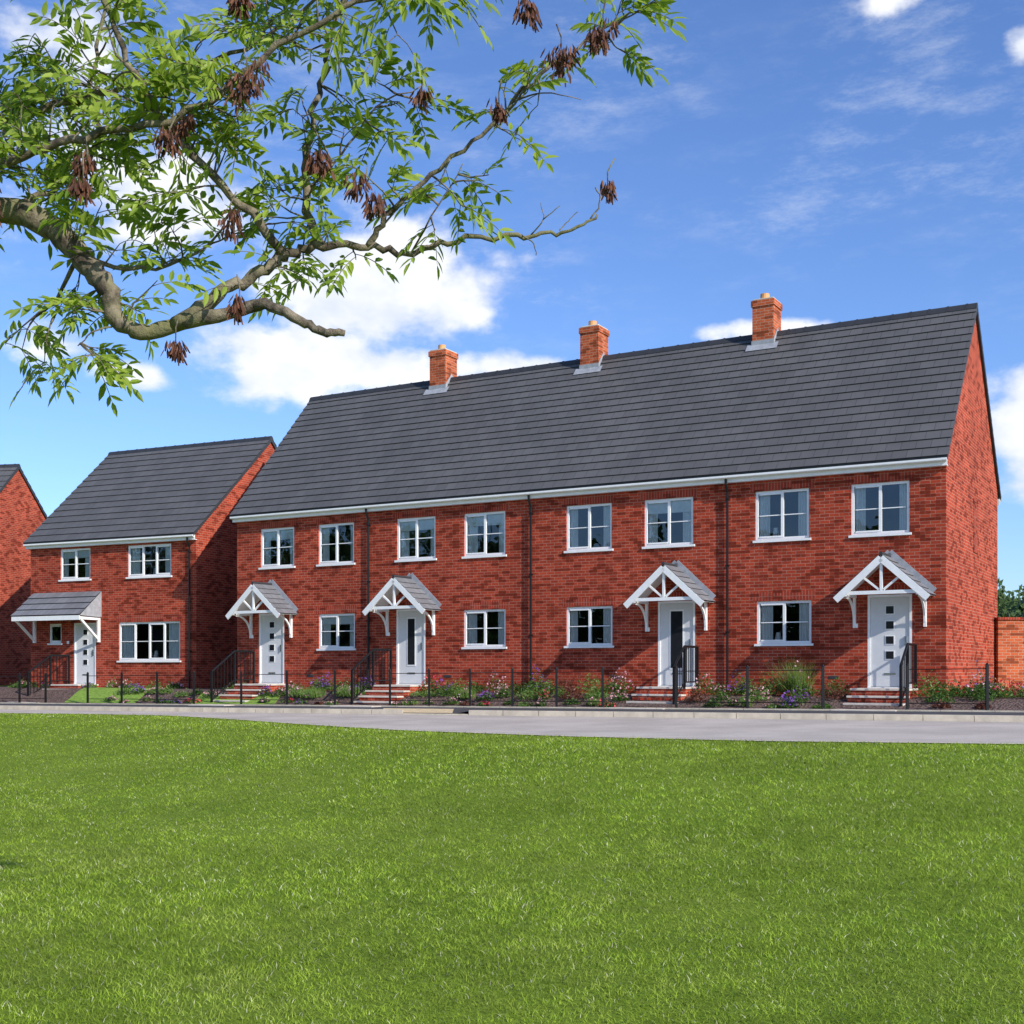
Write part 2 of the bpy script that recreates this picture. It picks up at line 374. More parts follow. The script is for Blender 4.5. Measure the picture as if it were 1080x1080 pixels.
def window(parent,cx,z0,z1,w,cols=2,rows=2,curt=True):
    a,b=cx-w/2,cx+w/2; fr=MB(); y0,y1=.035,.10; t=.06
    fr.box(a,b,y0,y1,z0,z0+t);fr.box(a,b,y0,y1,z1-t,z1);fr.box(a,a+t,y0,y1,z0+t,z1-t);fr.box(b-t,b,y0,y1,z0+t,z1-t)
    iw=(w-2*t)/cols
    for c in range(cols):
        xa,xb=a+t+c*iw,a+t+(c+1)*iw
        if c: fr.box(xa-.032,xa+.032,y0-.006,y1,z0+t,z1-t)
        if c%2==0:
            s=.035
            fr.box(xa+.033,xb-.033,y0-.012,y1-.01,z0+t,z0+t+s);fr.box(xa+.033,xb-.033,y0-.012,y1-.01,z1-t-s,z1-t)
        for r in range(1,rows):
            zz=z0+t+(z1-z0-2*t)*r/rows; fr.box(xa+.03,xb-.03,y0+.012,y1-.022,zz-.011,zz+.011)
    fr.box(a-.05,b+.05,-.045,.10,z0-.055,z0-.002)
    fr.make('window_frame',WHITE,parent)
    gl=MB(); gl.face([(a+t*.5,.07,z0+t*.5),(b-t*.5,.07,z0+t*.5),(b-t*.5,.07,z1-t*.5),(a+t*.5,.07,z1-t*.5)]); gl.make('window_glass',GLASS,parent)
    hd=MB(); hd.box(a-.11,b+.11,-.004,.02,z1+.002,z1+.22); hd.make('window_head_bricks',BRICK_S,parent)
    if curt:
        cu=MB()
        sty=random.random()
        def drape(xa,xb,zb=z0+.03):
            n=10
            for i in range(n):
                u0=xa+(xb-xa)*i/n;u1=xa+(xb-xa)*(i+1)/n; ya=.13+.03*(i%2); yb=.13+.03*((i+1)%2)
                cu.face([(u0,ya,zb),(u1,yb,zb),(u1,yb,z1),(u0,ya,z1)])
        k=w*(.16+.12*random.random()); k2=w*(.16+.1*random.random())
        if w>.7: drape(a+.02,a+k); drape(b-k2,b-.02)
        if sty<.3:
            cu.face([(a+.02,.115,z1-(z1-z0)*.3),(b-.02,.115,z1-(z1-z0)*.3),(b-.02,.115,z1),(a+.02,.115,z1)])
        elif sty<.6:
            hz=z0+.05+(z1-z0)*.22; ox=random.uniform(-.2,.2)*w
            cu.tube([(cx+ox,.25,z0),(cx+ox,.25,z0+.08),(cx+ox,.25,hz)],[.05,.09,.05],8)
        cu.make('curtain',CURT,parent)
def door(parent,cx,z0,z1,style,w=.98):
    a,b=cx-w/2,cx+w/2; fr=MB(); t=.055
    fr.box(a,a+t,.0,.1,z0,z1);fr.box(b-t,b,.0,.1,z0,z1);fr.box(a+t,b-t,.0,.1,z1-t,z1);fr.box(a,b,-.03,.1,z0-.03,z0)
    fr.make('door_frame',WHITE,parent)
    d=MB(); d.box(a+t+.004,b-t-.004,.03,.08,z0+.006,z1-t-.004)
    if style=='squares':
        for i in range(4):
            zz=z0+.62+.34*i; d.box(cx-.105,cx+.105,.020,.0295,zz,zz+.21,2); d.box(cx-.085,cx+.085,.014,.0195,zz+.02,zz+.19,1)
    elif style=='slot':
        d.box(cx-.15,cx+.15,.020,.0295,z0+.5,z0+1.86,2); d.box(cx-.115,cx+.115,.014,.0195,z0+.54,z0+1.82,1)
    else:
        d.box(cx-.19,cx+.19,.020,.0295,z0+.40,z0+1.88,2); d.box(cx-.155,cx+.155,.014,.0195,z0+.44,z0+1.84,1)
    d.box(cx-.13,cx+.13,.018,.0295,z0+.28,z0+.32,3)
    d.box(b-t-.10,b-t-.07,-.01,.0295,z0+.95,z0+1.15,3)
    d.make('door',[DOORG,DARKP,WHITE,CHROME],parent)
    hd=MB(); hd.box(a-.11,b+.11,-.004,.02,z1+.002,z1+.22); hd.make('door_head_bricks',BRICK_S,parent)
    num=MB(); num.box(a-.32,a-.22,-.015,-.001,z0+1.35,z0+1.45); num.make('house_number_plate',WHITE,parent,bevel=.004)
def slope_courses(mb,x0,x1,y0,z0,y1,z1,n,lift=.034,joint=True):
    dy,dz=(y1-y0),(z1-z0); Ln=math.hypot(dy,dz); ny,nz=-dz/Ln*(1 if dy>0 else -1),abs(dy)/Ln
    for i in range(n):
        a,b=i/n,(i+1)/n
        ya,za=y0+dy*a+ny*lift,z0+dz*a+nz*lift; yb,zb=y0+dy*b+ny*.006,z0+dz*b+nz*.006
        yc,zc=y0+dy*a,z0+dz*a
        mb.face([(x0,ya,za),(x1,ya,za),(x1,yb,zb),(x0,yb,zb)],0,[(x0,i+.02),(x1,i+.02),(x1,i+.98),(x0,i+.98)])
        mb.face([(x0,yc,zc),(x1,yc,zc),(x1,ya,za),(x0,ya,za)],1,[(0,0)]*4)
        for xx in (x0,x1): mb.face([(xx,yc,zc),(xx,ya,za),(xx,yb,zb)],1,[(0,0)]*3)
def roof(parent,x0,x1,dep,ze,zr,n):
    yr=dep/2; yf=-.2; yb=dep+.2
    mb=MB(); slope_courses(mb,x0,x1,yf,ze,yr,zr,n); slope_courses(mb,x1,x0,yb,ze,yr,zr,n)
    mb.make('roof_tiles',[TILE,EDGE],parent)
    th=.09; s=MB()
    prof=[(yf,ze-.002),(yr,zr-.002),(yb,ze-.002),(yb,ze-th),(yr,zr-th*1.45),(yf,ze-th)]
    xa,xb=x0+.004,x1-.004
    k=len(prof)
    for i in range(k):
        p,q=prof[i],prof[(i+1)%k]; s.face([(xa,*p),(xa,*q),(xb,*q),(xb,*p)])
    for xx in (xa,xb):
        s.face([(xx,*prof[0]),(xx,*prof[1]),(xx,*prof[4]),(xx,*prof[5])]); s.face([(xx,*prof[1]),(xx,*prof[2]),(xx,*prof[3]),(xx,*prof[4])])
    s.make('roof_edge',EDGE,parent)
    r=MB(); x=x0
    while x<x1-.05:
        for dx,hh in ((0,.0),(.40,.012)):
            xs_=x+dx; xe=min(xs_+(.40 if dx==0 else .05),x1)
            if xs_>=x1: continue
            P=[(-.13,-.13+.035),(-.06,.035),(0,.06+.01),(.06,.035),(.13,-.13+.035)]
            for i in range(4):
                p,q=P[i],P[i+1]
                r.face([(xs_,yr+p[0],zr+p[1]+hh),(xe,yr+p[0],zr+p[1]+hh),(xe,yr+q[0],zr+q[1]+hh),(xs_,yr+q[0],zr+q[1]+hh)])
        x+=.45
    for xx in (x0,x1):
        r.face([(xx,yr+p[0],zr+p[1]) for p in P])
    r.make('ridge_tiles',EDGE,parent)
    f=MB(); f.box(x0+.03,x1-.03,-.13,-.10,ze-.20,ze-.03); f.box(x0+.03,x1-.03,-.10,.0,ze-.20,ze-.18); f.box(x0+.03,x1-.03,dep+.10,dep+.13,ze-.20,ze-.03); f.make('fascia',WHITE,parent)
    gt=MB()
    n=8; 
    for yy in (-.185,dep+.185):
        pr=[(yy-.052,ze-.045)]+[(yy+.052*math.cos(math.pi+math.pi*i/n),ze-.085+.03*math.sin(math.pi+math.pi*i/n)) for i in range(n+1)]+[(yy+.052,ze-.045)]
        for i in range(len(pr)-1):
            p,q=pr[i],pr[i+1]; gt.face([(x0+.02,*p),(x1-.02,*p),(x1-.02,*q),(x0+.02,*q)])
        for xx in (x0+.02,x1-.02): gt.face([(xx,*p) for p in pr])
    gt.make('gutter',WHITE,parent)
def shell(parent,length,dep,ze,zr,ops,zb=-.6):
    mb=MB(); yr=dep/2; sl=(zr-ze)/(yr+.2); zw=ze+.2*sl-.13
    wall_front(mb,-length,0,zb,zw,ops)
    for xx in (0,-length):
        P=[(xx,0,zb),(xx,dep,zb),(xx,dep,zw),(xx,yr,zr-.14),(xx,0,zw)]
        mb.face(P if xx==0 else P[::-1])
    mb.face([(-length,dep,zb),(0,dep,zb),(0,dep,zw),(-length,dep,zw)][::-1])
    mb.make('walls',BRICK,parent)
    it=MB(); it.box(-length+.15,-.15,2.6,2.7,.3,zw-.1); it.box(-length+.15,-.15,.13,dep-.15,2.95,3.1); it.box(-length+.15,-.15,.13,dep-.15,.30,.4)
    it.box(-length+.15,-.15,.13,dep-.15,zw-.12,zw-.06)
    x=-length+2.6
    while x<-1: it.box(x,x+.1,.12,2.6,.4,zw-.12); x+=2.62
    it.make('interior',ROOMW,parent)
def downpipe(parent,x,ztop,zb=.3):
    p=MB(); p.tube([(x,-.185,ztop-.12),(x,-.17,ztop-.24),(x,-.07,ztop-.42),(x,-.065,ztop-.52),(x,-.065,zb)],.032,8)
    z=ztop-.6
    while z>zb: p.box(x-.042,x+.042,-.10,-.0,z,z+.03); z-=1.6
    p.make('downpipe',BLACKM,parent)
def steps(parent,cx,zf,zpav,w=1.25,side=0,name='entrance_steps'):
    n=max(3,round((zf-zpav)/.155)); rise=(zf-zpav)/n; go=.30
    b=MB(); y=-.95
    b.box(cx-w/2,cx+w/2,y,-.002,zpav-.5,zf-.045-.02,0); b.box(cx-w/2-.02,cx+w/2+.02,y-.02,-.032,zf-.065,zf-.02,1)
    for i in range(1,n):
        zt=zf-.02-rise*i; y2=y-go
        b.box(cx-w/2,cx+w/2,y2,y-.001,zpav-.5,zt-.045,0); b.box(cx-w/2-.02,cx+w/2+.02,y2-.02,y-.021 if i>0 else y,zt-.045,zt,1); y=y2
    b.box(cx-w/2-.05,cx+w/2+.05,y-.9,y-.002,zpav-.3,zpav+.02,1)
    b.make('entrance_steps',[BRICK,STEPT],parent,bevel=.006)
    def rail(sx):
        r=MB(); y0,ye=-.12,y-.05; zt=zf+.95; zl=zpav+.95
        ym=-.95
        P=[(sx,y0,zt),(sx,ym,zt),(sx,ye,zl)]
        Q=[(sx,y0,zf+.1),(sx,ym,zf+.1),(sx,ye,zpav+.14)]
        for S,rr in ((P,.030),(Q,.018)):
            r.tube(S[:2],rr,6); r.tube(S[1:],rr,6)
        for yy,zz,zb in ((y0,zt,zf),(ym,zt,zf),(ye,zl,zpav)): r.box(sx-.027,sx+.027,yy-.027,yy+.027,zb-.06,zz)
        yy=y0-.14
        while yy>ye+.05:
            if yy>ym: a,c=zf+.1,zt
            else:
                k=(yy-ym)/(ye-ym); a=zf+.1+(zpav+.14-zf-.1)*k; c=zt+(zl-zt)*k
            r.box(sx-.009,sx+.009,yy-.009,yy+.009,a,c); yy-=.14
        r.make('step_railing',BLACKM,parent)
    if side: rail(cx+side*(w/2-.03))
def canopy(parent,cx,hw=.98,zt=3.47,ze=2.58,pr=.82):
    t=MB(); 
    dx,dz=hw,zt-ze; Ln=math.hypot(dx,dz); n=6
    for sg in (-1,1):
        nx_,nz_=sg*dz/Ln,dx/Ln
        for i in range(n):
            a,b=i/n,(i+1)/n
            def pt(k,l): return (cx+sg*(hw-hw*k)+nx_*l, ze+dz*k+nz_*l)
            A=pt(a,.06);B=pt(b,.04);C=pt(a,.03)
            y0,y1=-pr-.03,-.002
            q=[(A[0],y0,A[1]),(A[0],y1,A[1]),(B[0],y1,B[1]),(B[0],y0,B[1])]
            u=[(y0,i+.02),(y1,i+.02),(y1,i+.98),(y0,i+.98)]
            t.face(q if sg>0 else q[::-1],0,u if sg>0 else u[::-1])
            t.face([(C[0],y0,C[1]),(C[0],y1,C[1]),(A[0],y1,A[1]),(A[0],y0,A[1])],1,[(0,0)]*4)
            t.face([(C[0],y0,C[1]),(A[0],y0,A[1]),(B[0],y0,B[1]),(pt(b,.03)[0],y0,pt(b,.03)[1])],1,[(0,0)]*4)
    t.tube([(cx,-pr-.035,zt+.055),(cx,-.002,zt+.055)],.04,8,1)
    t.make('canopy_roof',[TILE_L,EDGE],parent)
    fl=MB()
    for sg in (-1,1): fl.beam((cx+sg*hw,-.008,ze+.13),(cx,-.008,zt+.15),.012,.14,up=(sg*.0,0,1))
    fl.make('canopy_flashing',LEAD,parent)
    w=MB()
    for sg in (-1,1):
        nx_,nz_=sg*dz/Ln,dx/Ln
        o=(.012*nx_,.012*nz_)
        w.face([(cx+sg*hw+o[0],-pr,ze+o[1]),(cx+o[0],-pr,zt+o[1]),(cx+o[0],-.003,zt+o[1]),(cx+sg*hw+o[0],-.003,ze+o[1])])
        w.beam((cx+sg*(hw+.02),-pr-.02,ze-.06),(cx,-pr-.02,zt-.05+.0),.035,.15,up=(0,0,1))
        w.box(cx+sg*(hw-.20)-.04,cx+sg*(hw-.20)+.04,-pr,-.002,ze+.02,ze+.11)
        px=cx+sg*(hw-.20)
        w.box(px-.03,px+.03,-.07,-.002,ze-.66,ze+.02)
        prev=None
        for i in range(7):
            a=math.pi/2*i/6; p=(px,-.06-(pr-.2)*(1-math.cos(a)),ze-.55+.55*math.sin(a))
            if prev: w.beam(prev,p,.045,.045,up=(1,0,0))
            prev=p
    w.box(cx-hw+.12,cx+hw-.12,-pr-.0,-pr+.06,ze+.05,ze+.13)
    w.box(cx-.03,cx+.03,-pr,-pr+.05,ze+.13,zt-.12)
    for sg in (-1,1): w.beam((cx+sg*.05,-pr+.03,ze+.15),(cx+sg*hw*.40,-pr+.03,zt-.46),.045,.045,up=(0,1,0))
    w.make('canopy_timber',WHITEP,parent)
def chimney(parent,x,yr,zr,top):
    c=MB(); w,d=.29,.33
    c.box(x-w,x+w,yr-d,yr+d,zr-.9,top-.16)
    c.box(x-w-.03,x+w+.03,yr-d-.03,yr+d+.03,top-.16,top)
    c.make('chimney_stack',BRICK_CH,parent)
    m=MB(); m.box(x-w,x+w,yr-d,yr+d,top,top+.05)
    m.make('chimney_flaunching',SLAB,parent,bevel=.02)
    p=MB(); pts=[(x-.05,yr,top+.04),(x-.05,yr,top+.20),(x-.05,yr,top+.24)]
    p.tube(pts,[.13,.12,.12],14); p.make('chimney_pot',POT,parent,smooth=False)
    l=MB(); sl=1.12
    zz=zr-d*sl
    l.box(x-w-.02,x+w+.02,yr-d-.02,yr-d+.0,zz-.02,zz+.16)
    l.face([(x-w-.14,yr-d-.17,zz-.17*sl+.06),(x+w+.14,yr-d-.17,zz-.17*sl+.06),(x+w+.14,yr-d,zz+.07),(x-w-.14,yr-d,zz+.07)])
    for sx in (-1,1):
        X=x+sx*(w+.015)
        l.face([(X,yr-d,zz+.02),(X,yr,zr+.02),(X,yr,zr+.18),(X,yr-d,zz+.18)]); l.face([(X,yr+d,zz+.02),(X,yr,zr+.02),(X,yr,zr+.18),(X,yr+d,zz+.18)])
    l.make('chimney_flashing',LEAD,parent)

# ------------------------------------------------------------ terrace
def w2(p,rz,x,y):
    return (p[0]+math.cos(rz)*x-math.sin(rz)*y, p[1]+math.sin(rz)*x+math.cos(rz)*y)
P1=(9.586,27.0); RZ1=math.atan2(-.499,.8666)
T=empty('terraced_brick_house',(P1[0],P1[1],0),RZ1)
up=[19.16,16.95,14.15,11.92,8.79,6.59,3.715,1.44]; lo=[16.93,11.92,8.78,3.67]
doors=[(19.38,'squares',-1),(14.32,'slot',-1),(6.38,'panels',1),(1.225,'squares',1)]
ops=[]
for s in up: ops.append((-s-.65,-s+.65,4.04,5.21))
for s in lo: ops.append((-s-.66,-s+.66,1.58,2.59))
ZF=.57
for s,_,_ in doors: ops.append((-s-.49,-s+.49,ZF,ZF+2.09))
shell(T,20.75,7.3,5.66,9.94,ops)
random.seed(3)
for s in up: window(T,-s,4.04,5.21,1.30)
for s in lo: window(T,-s,1.58,2.59,1.32)
roof(T,-20.85,.07,7.3,5.66,9.94,19)
for s,st,sd in doors:
    door(T,-s,ZF,ZF+2.09,st)
    canopy(T,-s)
    wx,wy=w2(P1,RZ1,-s,-2.2)
    steps(T,-s,ZF,g(wx)+.12,side=sd)
for s in (15.74,10.456,5.04): downpipe(T,-s,5.66)
for s in (15.62,10.42,5.28): chimney(T,-s,3.65,9.94,10.80)
gm=MB(); gm.box(.0015,.022,3.45,4.05,3.85,3.92); gm.box(.0015,.022,3.45,4.05,5.1,5.17); gm.box(.0015,.012,3.5,4.0,3.92,5.1); gm.make('blind_window_panel',BRICK_S,T)
vm=MB()
for s in (17.9,13.1,8.0,2.5): vm.box(-s-.11,-s+.11,-.006,-.001,.75,.82)
vm.make('air_bricks',EDGE,T)

# ------------------------------------------------------------ detached house
P2=(-10.2,39.5); RZ2=math.atan2(-.426,.905)
H2=empty('brick_house',(P2[0],P2[1],0),RZ2)
ops=[(-5.19-.68,-5.19+.68,4.05,5.1),(-1.95-.92,-1.95+.92,4.05,5.1),(-1.96-1.3,-1.96+1.3,1.27,2.55),(-6.1-.28,-6.1+.28,1.88,2.55),(-4.75-.49,-4.75+.49,.5,2.56)]
shell(H2,7.25,7.9,5.36,9.13,ops)
window(H2,-5.19,4.05,5.1,1.36); window(H2,-1.95,4.05,5.1,1.84,3,2); window(H2,-1.96,1.27,2.55,2.6,4,2); window(H2,-6.1,1.88,2.55,.56,1,1)
door(H2,-4.75,.5,2.56,'squares'); roof(H2,-7.38,.07,7.9,5.36,9.13,15)
wx,wy=w2(P2,RZ2,-4.75,-2.3); steps(H2,-4.75,.5,g(wx)+.14,side=-1); downpipe(H2,-.22,5.36)
c=MB(); slope_courses(c,-7.1,-4.0,-1.0,2.78,-.002,3.62,4,lift=.04); 
c.make('porch_roof',[TILE_L,EDGE],H2)
w=MB(); w.box(-7.08,-4.02,-1.0,-.97,2.62,2.77); 
for xx in (-7.02,-4.1):
    w.box(xx-.04,xx+.04,-.97,-.002,2.64,2.74); w.box(xx-.04,xx+.04,-.09,-.002,1.9,2.64)
    w.beam((xx,-.08,2.0),(xx,-.85,2.64),.07,.07,up=(1,0,0))
w.make('porch_timber',WHITEP,H2)
pc=MB()
for xx in (-7.09,-4.01): pc.face([(xx,-.99,2.77),(xx,-.002,2.74),(xx,-.002,3.61)])
pc.make('porch_cheeks',LEAD,H2)

P3=(-20.7,45.4); RZ3=math.atan2(-.2,.98)
H3=empty('brick_house',(P3[0],P3[1],0),RZ3)
ops=[(-5.9,-4.6,4.05,5.1),(-2.6,-1.3,4.05,5.1),(-2.9,-1.0,1.3,2.55),(-5.6,-4.62,.5,2.56)]
shell(H3,7.2,7.9,5.36,9.2,ops)
window(H3,-5.25,4.05,5.1,1.3);window(H3,-1.95,4.05,5.1,1.3);window(H3,-1.95,1.3,2.55,1.9,3,2);door(H3,-5.11,.5,2.56,'squares')
canopy(H3,-5.11); roof(H3,-7.3,.07,7.9,5.36,9.2,15)

# ------------------------------------------------------------ garden wall
GW=empty('garden_wall',(13.0,32.7,0),R(4))
mb=MB(); mb.box(0,20,0,.22,.2,2.30); 
for x in (1.2,6,11,16): mb.box(x,x+.45,-.05,-.001,.2,2.36)
mb.make('wall_brickwork',BRICK_CH,GW); cp=MB(); cp.box(-.02,20,-.04,.26,2.301,2.37); cp.make('coping',BRICK_S,GW)

# ------------------------------------------------------------ low metal fences
def fence(s0,s1,t=-2.28):
    mb=MB(); n=max(1,round((s1-s0)/1.35)); prev=None
    for i in range(n+1):
        s=s0+(s1-s0)*i/n; x,y=w2(P1,RZ1,-s,t); z=g(x)+.12
        mb.box(x-.027,x+.027,y-.027,y+.027,z-.1,z+.94); mb.tube([(x,y,z+.94),(x,y,z+.98)],[.038,.014],8)
        if prev:
            for h in (.86,.16): mb.tube([(prev[0],prev[1],prev[2]+h),(x,y,z+h)],.010,5)
        prev=(x,y,z)
    mb.make('metal_fence',BLACKM)
for a,b in ((-1.2,.35),(2.1,5.45),(7.3,13.4),(15.2,18.5),(20.3,24.7),(26.6,31.5)): fence(a,b)

# ------------------------------------------------------------ plants
def plant(name,x,y,r,h,n,ls,leaf,flower=None,nf=0,fs=.04,spiky=False):
    z0=bedz(x,y); mb=MB()
    lob=[(random.uniform(-.45,.45)*r,random.uniform(-.45,.45)*r,random.uniform(.45,1)) for _ in range(6)]
    for i in range(n+nf):
        isf=i>=n; lx,ly,lh=random.choice(lob[:3] if isf else lob)
        a=random.uniform(0,6.283); rr=r*.6*math.sqrt(random.random())
        px,py=x+lx+rr*math.cos(a),y+ly+rr*math.sin(a)
        k=1-(rr/(r*.62))**2*.8
        pz=z0+h*lh*k*(random.uniform(.15,1) if not isf else random.uniform(.85,1.15))
        s=(fs if isf else ls)*random.uniform(.6,1.3)
        d=Vector((random.gauss(0,1),random.gauss(0,1),random.gauss(.4,1))).normalized()
        if spiky and not isf:
            d=Vector((random.gauss(0,.35),random.gauss(0,.35),1)).normalized(); pz=z0+h*.3*random.random()
            q=d.orthogonal().normalized()*.008; p=Vector((px,py,pz)); L_=h*random.uniform(.5,1)
            bend=Vector((random.gauss(0,.15)*L_,random.gauss(0,.15)*L_,0))
            mb.face([p-q,p+q,p+d*L_+bend]); continue
        q=d.orthogonal().normalized(); c=d.cross(q); ang=random.uniform(0,6.28); q,c=(q*math.cos(ang)+c*math.sin(ang)),(c*math.cos(ang)-q*math.sin(ang))
        p=Vector((px,py,pz)); asp=.45 if not isf else .9
        mb.face([p-q*s,p-c*s*asp,p+q*s,p+c*s*asp],1 if isf else 0)
    return mb.make(name,[leaf,FL[flower] if flower else leaf])
random.seed(11)
def at(s,t): return w2(P1,RZ1,-s,t)
dx_=[1.225,6.38,14.32,19.38]
kinds=[('flowering_shrub',SHRUB1,'purple'),('flowering_shrub',SHRUB2,'pink'),('garden_shrub',SHRUB2,None),('garden_shrub',SHRUB1,None),('flowering_shrub',SHRUB2,'purple'),('garden_shrub',SHRUB1,None),('flowering_plant',SHRUB1,'red'),('flowering_shrub',SHRUB1,'pink'),('ornamental_grass',SHRUB2,'pink'),('red_leaf_shrub',SHRUBR,None),('garden_shrub',SHRUB2,None)]
for row,(t0,t1,step,rmin,rmax,hmin,hmax) in enumerate([(-.35,-.7,.50,.34,.52,.45,.85),(-1.0,-1.4,.58,.26,.44,.28,.52),(-1.7,-2.05,.58,.15,.30,.14,.28)]):
    s=-.9
    while s<24.5:
        ss=s+random.uniform(-.15,.15); t=random.uniform(t1,t0)
        s+=step*random.uniform(.6,1.5)
        if any(abs(ss-d)<.88 for d in dx_): continue
        if ss>20.9 and row==0: continue
        x,y=at(ss,t); k=random.choice(kinds); sp=k[0]=='ornamental_grass'
        r=random.uniform(rmin,rmax); h=random.uniform(hmin,hmax)
        if ss>10: h*=.75
        plant(k[0],x,y,r,h,int(280*r/.3),.035,k[1],k[2],(int(58*r/.3) if k[2] else 0),.027,sp)
for i in range(26):
    x=random.uniform(9.9,11.5); y=random.uniform(25.3,29.8); k=random.choice(kinds)
    if y<backY(x)+.3: continue
    plant(k[0],x,y,.32,random.uniform(.2,.55),260,.035,k[1],k[2] or 'red',40,.028)
for i in range(18):
    s=random.choice([random.uniform(.2,3.9),random.uniform(5.6,7.2)]); x,y=w2(P2,RZ2,-s,random.uniform(-.8,-.3)); k=random.choice(kinds)
    plant(k[0],x,y,.3,random.uniform(.2,.45),170,.04,k[1],k[2],25 if k[2] else 0,.035)

# ------------------------------------------------------------ distant trees
def distant(name,x0,x1,y0,y1,n,hmin,hmax,nl=1500,ls=.35,line=None):
    mb=MB()
    for i in range(n):
        if line:
            t=(i+random.random())/n; x=line[0]+(line[2]-line[0])*t+random.uniform(-5,5); y=line[1]+(line[3]-line[1])*t+random.uniform(-5,5)
        else: x=random.uniform(x0,x1);y=random.uniform(y0,y1)
        h=random.uniform(hmin,hmax); r=h*.42
        mb.tube([(x,y,-.6),(x,y,h*.5)],[h*.03,h*.015],6,1)
        cl=[(random.gauss(0,.42)*r,random.gauss(0,.42)*r,h*.55+random.uniform(-.4 if line else -.25,.32)*h,random.uniform(.35,.6)*r) for _ in range(12)]
        for j in range(nl):
            cx,cy,cz,cr=random.choice(cl); d=Vector((random.gauss(0,1),random.gauss(0,1),random.gauss(0,1))).normalized()
            p=Vector((x+cx,y+cy,cz))+d*cr*random.uniform(.7,1.05)
            q=Vector((random.gauss(0,1),random.gauss(0,1),random.gauss(0,1))).normalized(); c=q.orthogonal().normalized(); s=ls*random.uniform(.5,1.2)
            mb.face([p-q*s,p-c*s*.6,p+q*s,p+c*s*.6])
    mb.make(name,[DISTLEAF,BARK])
random.seed(5)
distant('distant_trees',24,62,66,90,16,5.0,6.6,1800,.26)
distant('distant_trees',-90,10,95,120,16,6,8,400,.5)
distant('distant_trees',0,0,0,0,34,10,16,420,.85,line=(-105,40,-72,-20))  # unseen row left of view, added to darken what the windows reflect
distant('distant_trees',0,0,0,0,26,10,15,420,.85,line=(-80,-22,-10,-62))  # second unseen row, behind the camera, added for darker window reflections

# ------------------------------------------------------------ ash tree overhanging from the left
A=empty('ash_tree',(0,0,0))
bark=MB(); leaves=MB(); keys=MB()
random.seed(21)
def catmull(P,k=6):
    P=[Vector(p) for p in P]; out=[]
    Q=[P[0]*2-P[1]]+P+[P[-1]*2-P[-2]]
    for i in range(1,len(Q)-2):
        for j in range(k):
            t=j/k; a,b,c,d=Q[i-1],Q[i],Q[i+1],Q[i+2]
            out.append(.5*((2*b)+(c-a)*t+(2*a-5*b+4*c-d)*t*t+(3*b-a-3*c+d)*t**3))
    out.append(P[-1]); return out
def limb(P,r0,r1,k=6,n=9,gn=.008):
    if r0<.2: r0*=.68; r1*=.8
    pts=catmull(P,k); m=len(pts); 
    pts=[p+Vector((random.gauss(0,gn),random.gauss(0,gn),random.gauss(0,gn)))*(0 if i in(0,m-1) else min(1,r0*40+.3)) for i,p in enumerate(pts)]
    rad=[(r0+(r1-r0)*(i/(m-1))**.8)*random.uniform(.9,1.13) for i in range(m)]
    bark.tube(pts,rad,n); return pts
def leaflet(p,d,nrm,ln):
    d=d.normalized(); s=d.cross(nrm).normalized(); w=ln*.165; n=s.cross(d)
    dr=Vector((0,0,-1))*ln*.10
    pt=lambda t,o,u: p+d*ln*t+s*o*w+n*u*w+dr*(t*t)
    i=len(leaves.v)
    leaves.v+= [tuple(pt(0,0,0)),tuple(pt(.3,-.95,.35)),tuple(pt(.3,0,0)),tuple(pt(.3,.95,.35)),tuple(pt(.65,-.85,.3)),tuple(pt(.65,0,0)),tuple(pt(.65,.85,.3)),tuple(pt(1,0,-.1))]
    for q in ((0,2,1),(0,3,2),(1,2,5,4),(2,3,6,5),(4,5,7),(5,6,7)):
        leaves.f.append(tuple(i+k for k in q)); leaves.m.append(0); leaves.uv.append(None)
def compound(p,d,L_=None):
    L_=L_ or random.uniform(.12,.20); d=d.normalized()
    side=d.cross(Vector((random.gauss(0,.8),random.gauss(-.8,.5),.7))).normalized(); nrm=side.cross(d).normalized()
    n=random.choice([3,4,4,5]); pts=[]
    for i in range(7):
        t=i/6; pts.append(p+d*L_*t+Vector((0,0,-1))*L_*.35*t*t)
    bark.tube(pts,[.0018]*6+[.0008],4)
    for i in range(n):
        t=.25+.65*i/(n-1); q=p+d*L_*t+Vector((0,0,-1))*L_*.35*t*t
        for sg in (-1,1):
            dd=(side*sg*1.0+d*.75+Vector((0,0,-.25))+Vector((random.gauss(0,.15),random.gauss(0,.15),random.gauss(0,.15))))
            leaflet(q,dd,nrm,random.uniform(.05,.08)*(1.05-.25*abs(t-.6)))
    leaflet(pts[-1],pts[-1]-pts[-2],nrm,random.uniform(.055,.08))
def twig(p,d,ln,nl,r=.005):
    d=d.normalized(); pts=[p]; q=p
    for i in range(5):
        d=(d+Vector((random.gauss(0,.22),random.gauss(0,.22),random.gauss(.03,.2)))).normalized(); q=q+d*ln/5; pts.append(q)
    bark.tube(pts,[r*(1-.13*i) for i in range(6)],5)
    for k in range(nl):
        j=random.choice([2,3,4,5,5]); a=random.uniform(0,6.28)
        dd=d*.5+Vector((math.cos(a),math.sin(a)*.8,random.uniform(-.35,.45)))
        compound(pts[j],dd)
    return pts[-1]
